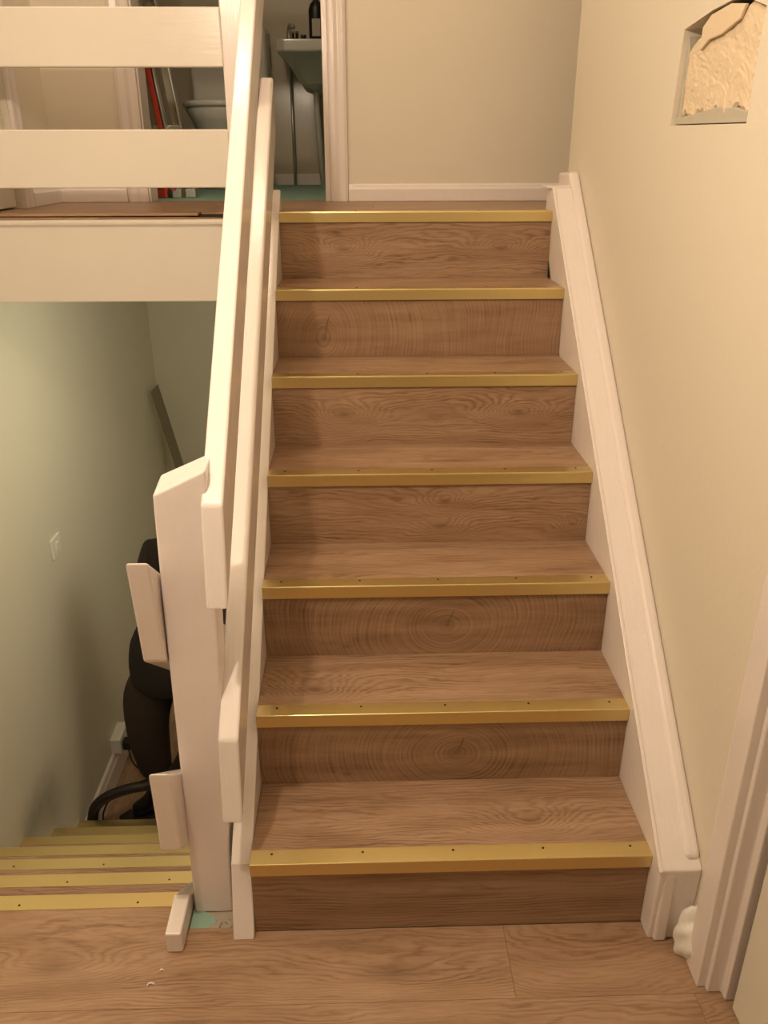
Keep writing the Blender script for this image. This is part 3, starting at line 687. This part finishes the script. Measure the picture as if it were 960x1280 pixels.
inn = [rr(xa+0.05, xb-0.05, y0+0.05, y1-0.12, BZ), rr(xa+0.12, xb-0.12, y0+0.12, y1-0.2, BZ - 0.12)]
for k in range(6):
    bm.faces.new((L[0][k], L[0][(k+1) % 6], inn[0][(k+1) % 6], inn[0][k])); bm.faces.new((inn[0][k], inn[0][(k+1) % 6], inn[1][(k+1) % 6], inn[1][k]))
bm.faces.new(inn[1])
mk('bowl', bm, 'ceramic', ba, 0.008, seg=3)
mk('waste_pipe', tube(bmesh.new(), [(0.02, 3.86, BZ - 0.14), (0.02, 3.86, 1.8), (0.045, 3.86, bz)], 0.016, 12), 'plastic', ba, smooth=True)
mk('supply_pipe', tube(bmesh.new(), [(-0.125, 3.95, BZ - 0.06), (-0.125, 3.95, bz)], 0.008, 10), 'alu', ba, smooth=True)
tp = mk('tap', tube(bmesh.new(), catmull([(-0.12, 3.88, BZ), (-0.12, 3.88, BZ + 0.075), (-0.11, 3.85, BZ + 0.10), (-0.09, 3.79, BZ + 0.085)], 6), 0.012, 10), 'alu', ba, smooth=True)
# things on the basin
bo = empty('soap_bottle', (0.04, 3.53, BZ), 'dark bottle with a pale label standing on the bathroom basin', 'bottle')
mk('bottle_body', lathe(bmesh.new(), [(0.034, 0), (0.038, 0.006), (0.038, 0.13), (0.030, 0.155), (0.014, 0.17), (0.014, 0.185)], (0.045, 3.545, BZ + 0.0005), 20, 1, 0.7), 'black', bo, smooth=True)
mk('label_panel', B(0.024, 0.066, 3.5155, 3.5185, BZ + 0.012, BZ + 0.09), 'label', bo, 0.001)
mk('bottle_cap', lathe(bmesh.new(), [(0.018, 0.186), (0.018, 0.215), (0.010, 0.222)], (0.045, 3.545, BZ), 14), 'black', bo)
for i, (x, r_, lab) in enumerate(((-0.065, 0.017, 'small dark pot with a pale stripe on the bathroom basin'), (-0.022, 0.014, 'smallest dark pot next to the bottle on the bathroom basin'))):
    p_ = empty('cosmetic_pot', (x, 3.54, BZ), lab, 'pot')
    h_ = 0.036 if i == 0 else 0.022
    mk('pot_body', lathe(bmesh.new(), [(r_*0.9, 0), (r_, 0.004), (r_, h_*0.7), (r_*0.9, h_*0.72)], (x, 3.54, BZ + 0.0005), 14), 'black', p_, smooth=False)
    mk('pot_lid', lathe(bmesh.new(), [(r_*1.03, h_*0.73), (r_*1.03, h_*0.97), (r_*0.8, h_)], (x, 3.54, BZ), 14), 'steel', p_)
    if i == 0: mk('stripe', B(x - 0.003, x + 0.003, 3.54 - r_ - 0.0015, 3.54 - r_ + 0.002, BZ + 0.006, BZ + 0.024), 'label', p_)
# toilet
to = empty('toilet', (-0.47, 3.5, bz), 'white toilet seen between the landing boards in the bathroom', 'toilet')
mk('bowl', lathe(bmesh.new(), [(0.11, 0), (0.115, 0.02), (0.09, 0.10), (0.10, 0.20), (0.155, 0.32), (0.185, 0.375), (0.18, 0.385)], (-0.45, 3.45, bz), 24, 1, 1.3), 'ceramic', to, smooth=True)
mk('seat', lathe(bmesh.new(), [(0.19, 0.386), (0.195, 0.392), (0.195, 0.408), (0.18, 0.415)], (-0.45, 3.45, bz), 24, 1, 1.3), 'ceramic', to, smooth=True)
mk('cistern', B(-0.66, -0.24, 3.80, 3.995, bz + 0.40, bz + 0.80), 'ceramic', to, 0.02, seg=3)
mk('outlet', B(-0.55, -0.35, 3.62, 3.90, bz + 0.05, bz + 0.40), 'ceramic', to, 0.02, seg=3)
# folded stepladder leaning inside the doorway
la = empty('stepladder', (-0.45, 2.45, bz), 'folded aluminium stepladder with red plastic parts leaning inside the bathroom doorway', 'ladder')
sx = 0.127                        # lean of the stiles to the left, per metre of height
def stile(xb, y, wd, th, z0, z1, mat, name='stile'):
    z0 += bz; z1 += bz
    pts = [(xb - (z0-bz)*sx, z0), (xb + wd - (z0-bz)*sx, z0), (xb + wd - (z1-bz)*sx, z1), (xb - (z1-bz)*sx, z1)]
    return mk(name, P(pts, 'y', y, y + th), mat, la, 0.001)
for xb, y in ((-0.575, 2.44), (-0.513, 2.46), (-0.452, 2.48)):
    stile(xb, y, 0.006, 0.05, 0.03, 1.35, 'alu')
    stile(xb - 0.038, y + 0.045, 0.040, 0.006, 0.03, 1.35, 'steel', 'stile_web')
stile(-0.535, 2.445, 0.018, 0.012, 0.03, 1.2, 'red', 'hinge_bar')
stile(-0.600, 2.445, 0.020, 0.012, 0.03, 0.36, 'red', 'hinge_bar')
for zz in (0.25, 0.50, 0.75, 1.0, 1.25):
    x = -0.575 - zz*sx
    mk('step', B(x + 0.004, x + 0.125, 2.500, 2.535, bz + zz, bz + zz + 0.03), 'alu', la, 0.002)
mk('foot', B(-0.605, -0.553, 2.43, 2.50, bz + 0.0005, bz + 0.045), 'red', la, 0.004)
for xb in (-0.545, -0.485): mk('foot', B(xb, xb + 0.045, 2.45, 2.52, bz + 0.0005, bz + 0.036), 'alu', la, 0.004)
mk('foot', B(-0.552, -0.535, 2.425, 2.447, bz + 0.0005, bz + 0.03), 'black', la, 0.002)

# ================================================================== LAMPS (out of view, they light the place)
def pendant(loc, zc_, name, label):
    e = empty(name, (loc[0], loc[1], zc_), label, 'lamp')
    x, y, z = loc
    mk('ceiling_rose', lathe(bmesh.new(), [(0.045, -0.022), (0.05, -0.015), (0.05, -0.0005)], (x, y, zc_), 20), 'plastic', e)
    mk('cord', tube(bmesh.new(), [(x, y, zc_ - 0.02), (x, y, z + 0.12)], 0.004, 8), 'plastic', e)
    mk('bulb_holder', lathe(bmesh.new(), [(0.02, 0.075), (0.022, 0.12), (0.012, 0.13)], (x, y, z), 14), 'plastic', e)
pendant(HALL, 2.60, 'pendant_lamp', 'pendant bulb hanging from the hall ceiling')
pendant(LAND, 3.80, 'pendant_lamp', 'pendant bulb hanging above the landing')
pendant(LOW, 1.146, 'pendant_lamp', 'unseen pendant bulb added to brighten the wall downstairs')  # added fitting that carries the lower fill light, hidden behind the handrail

# ================================================================== SMALL SCRAPS ON THE FLOOR
for i, (x, y, lab) in enumerate(((-0.202, -0.118, 'curled pale paint chip on the oak floor'), (-0.187, -0.085, 'tiny pale paint chip near the board end'))):
    bm = bmesh.new(); s_ = 0.007 if i == 0 else 0.003
    pts = [(x + s_*math.cos(a), y + s_*0.6*math.sin(a), 0.0016 + 0.002*math.sin(a*0.5)) for a in [0.3 + 0.5*k for k in range(8)]]
    tag(mk('paint_chip', tube(bm, pts, 0.0014, 6), 'filler'), lab, 'paint chip', 'paint chips on the floor')
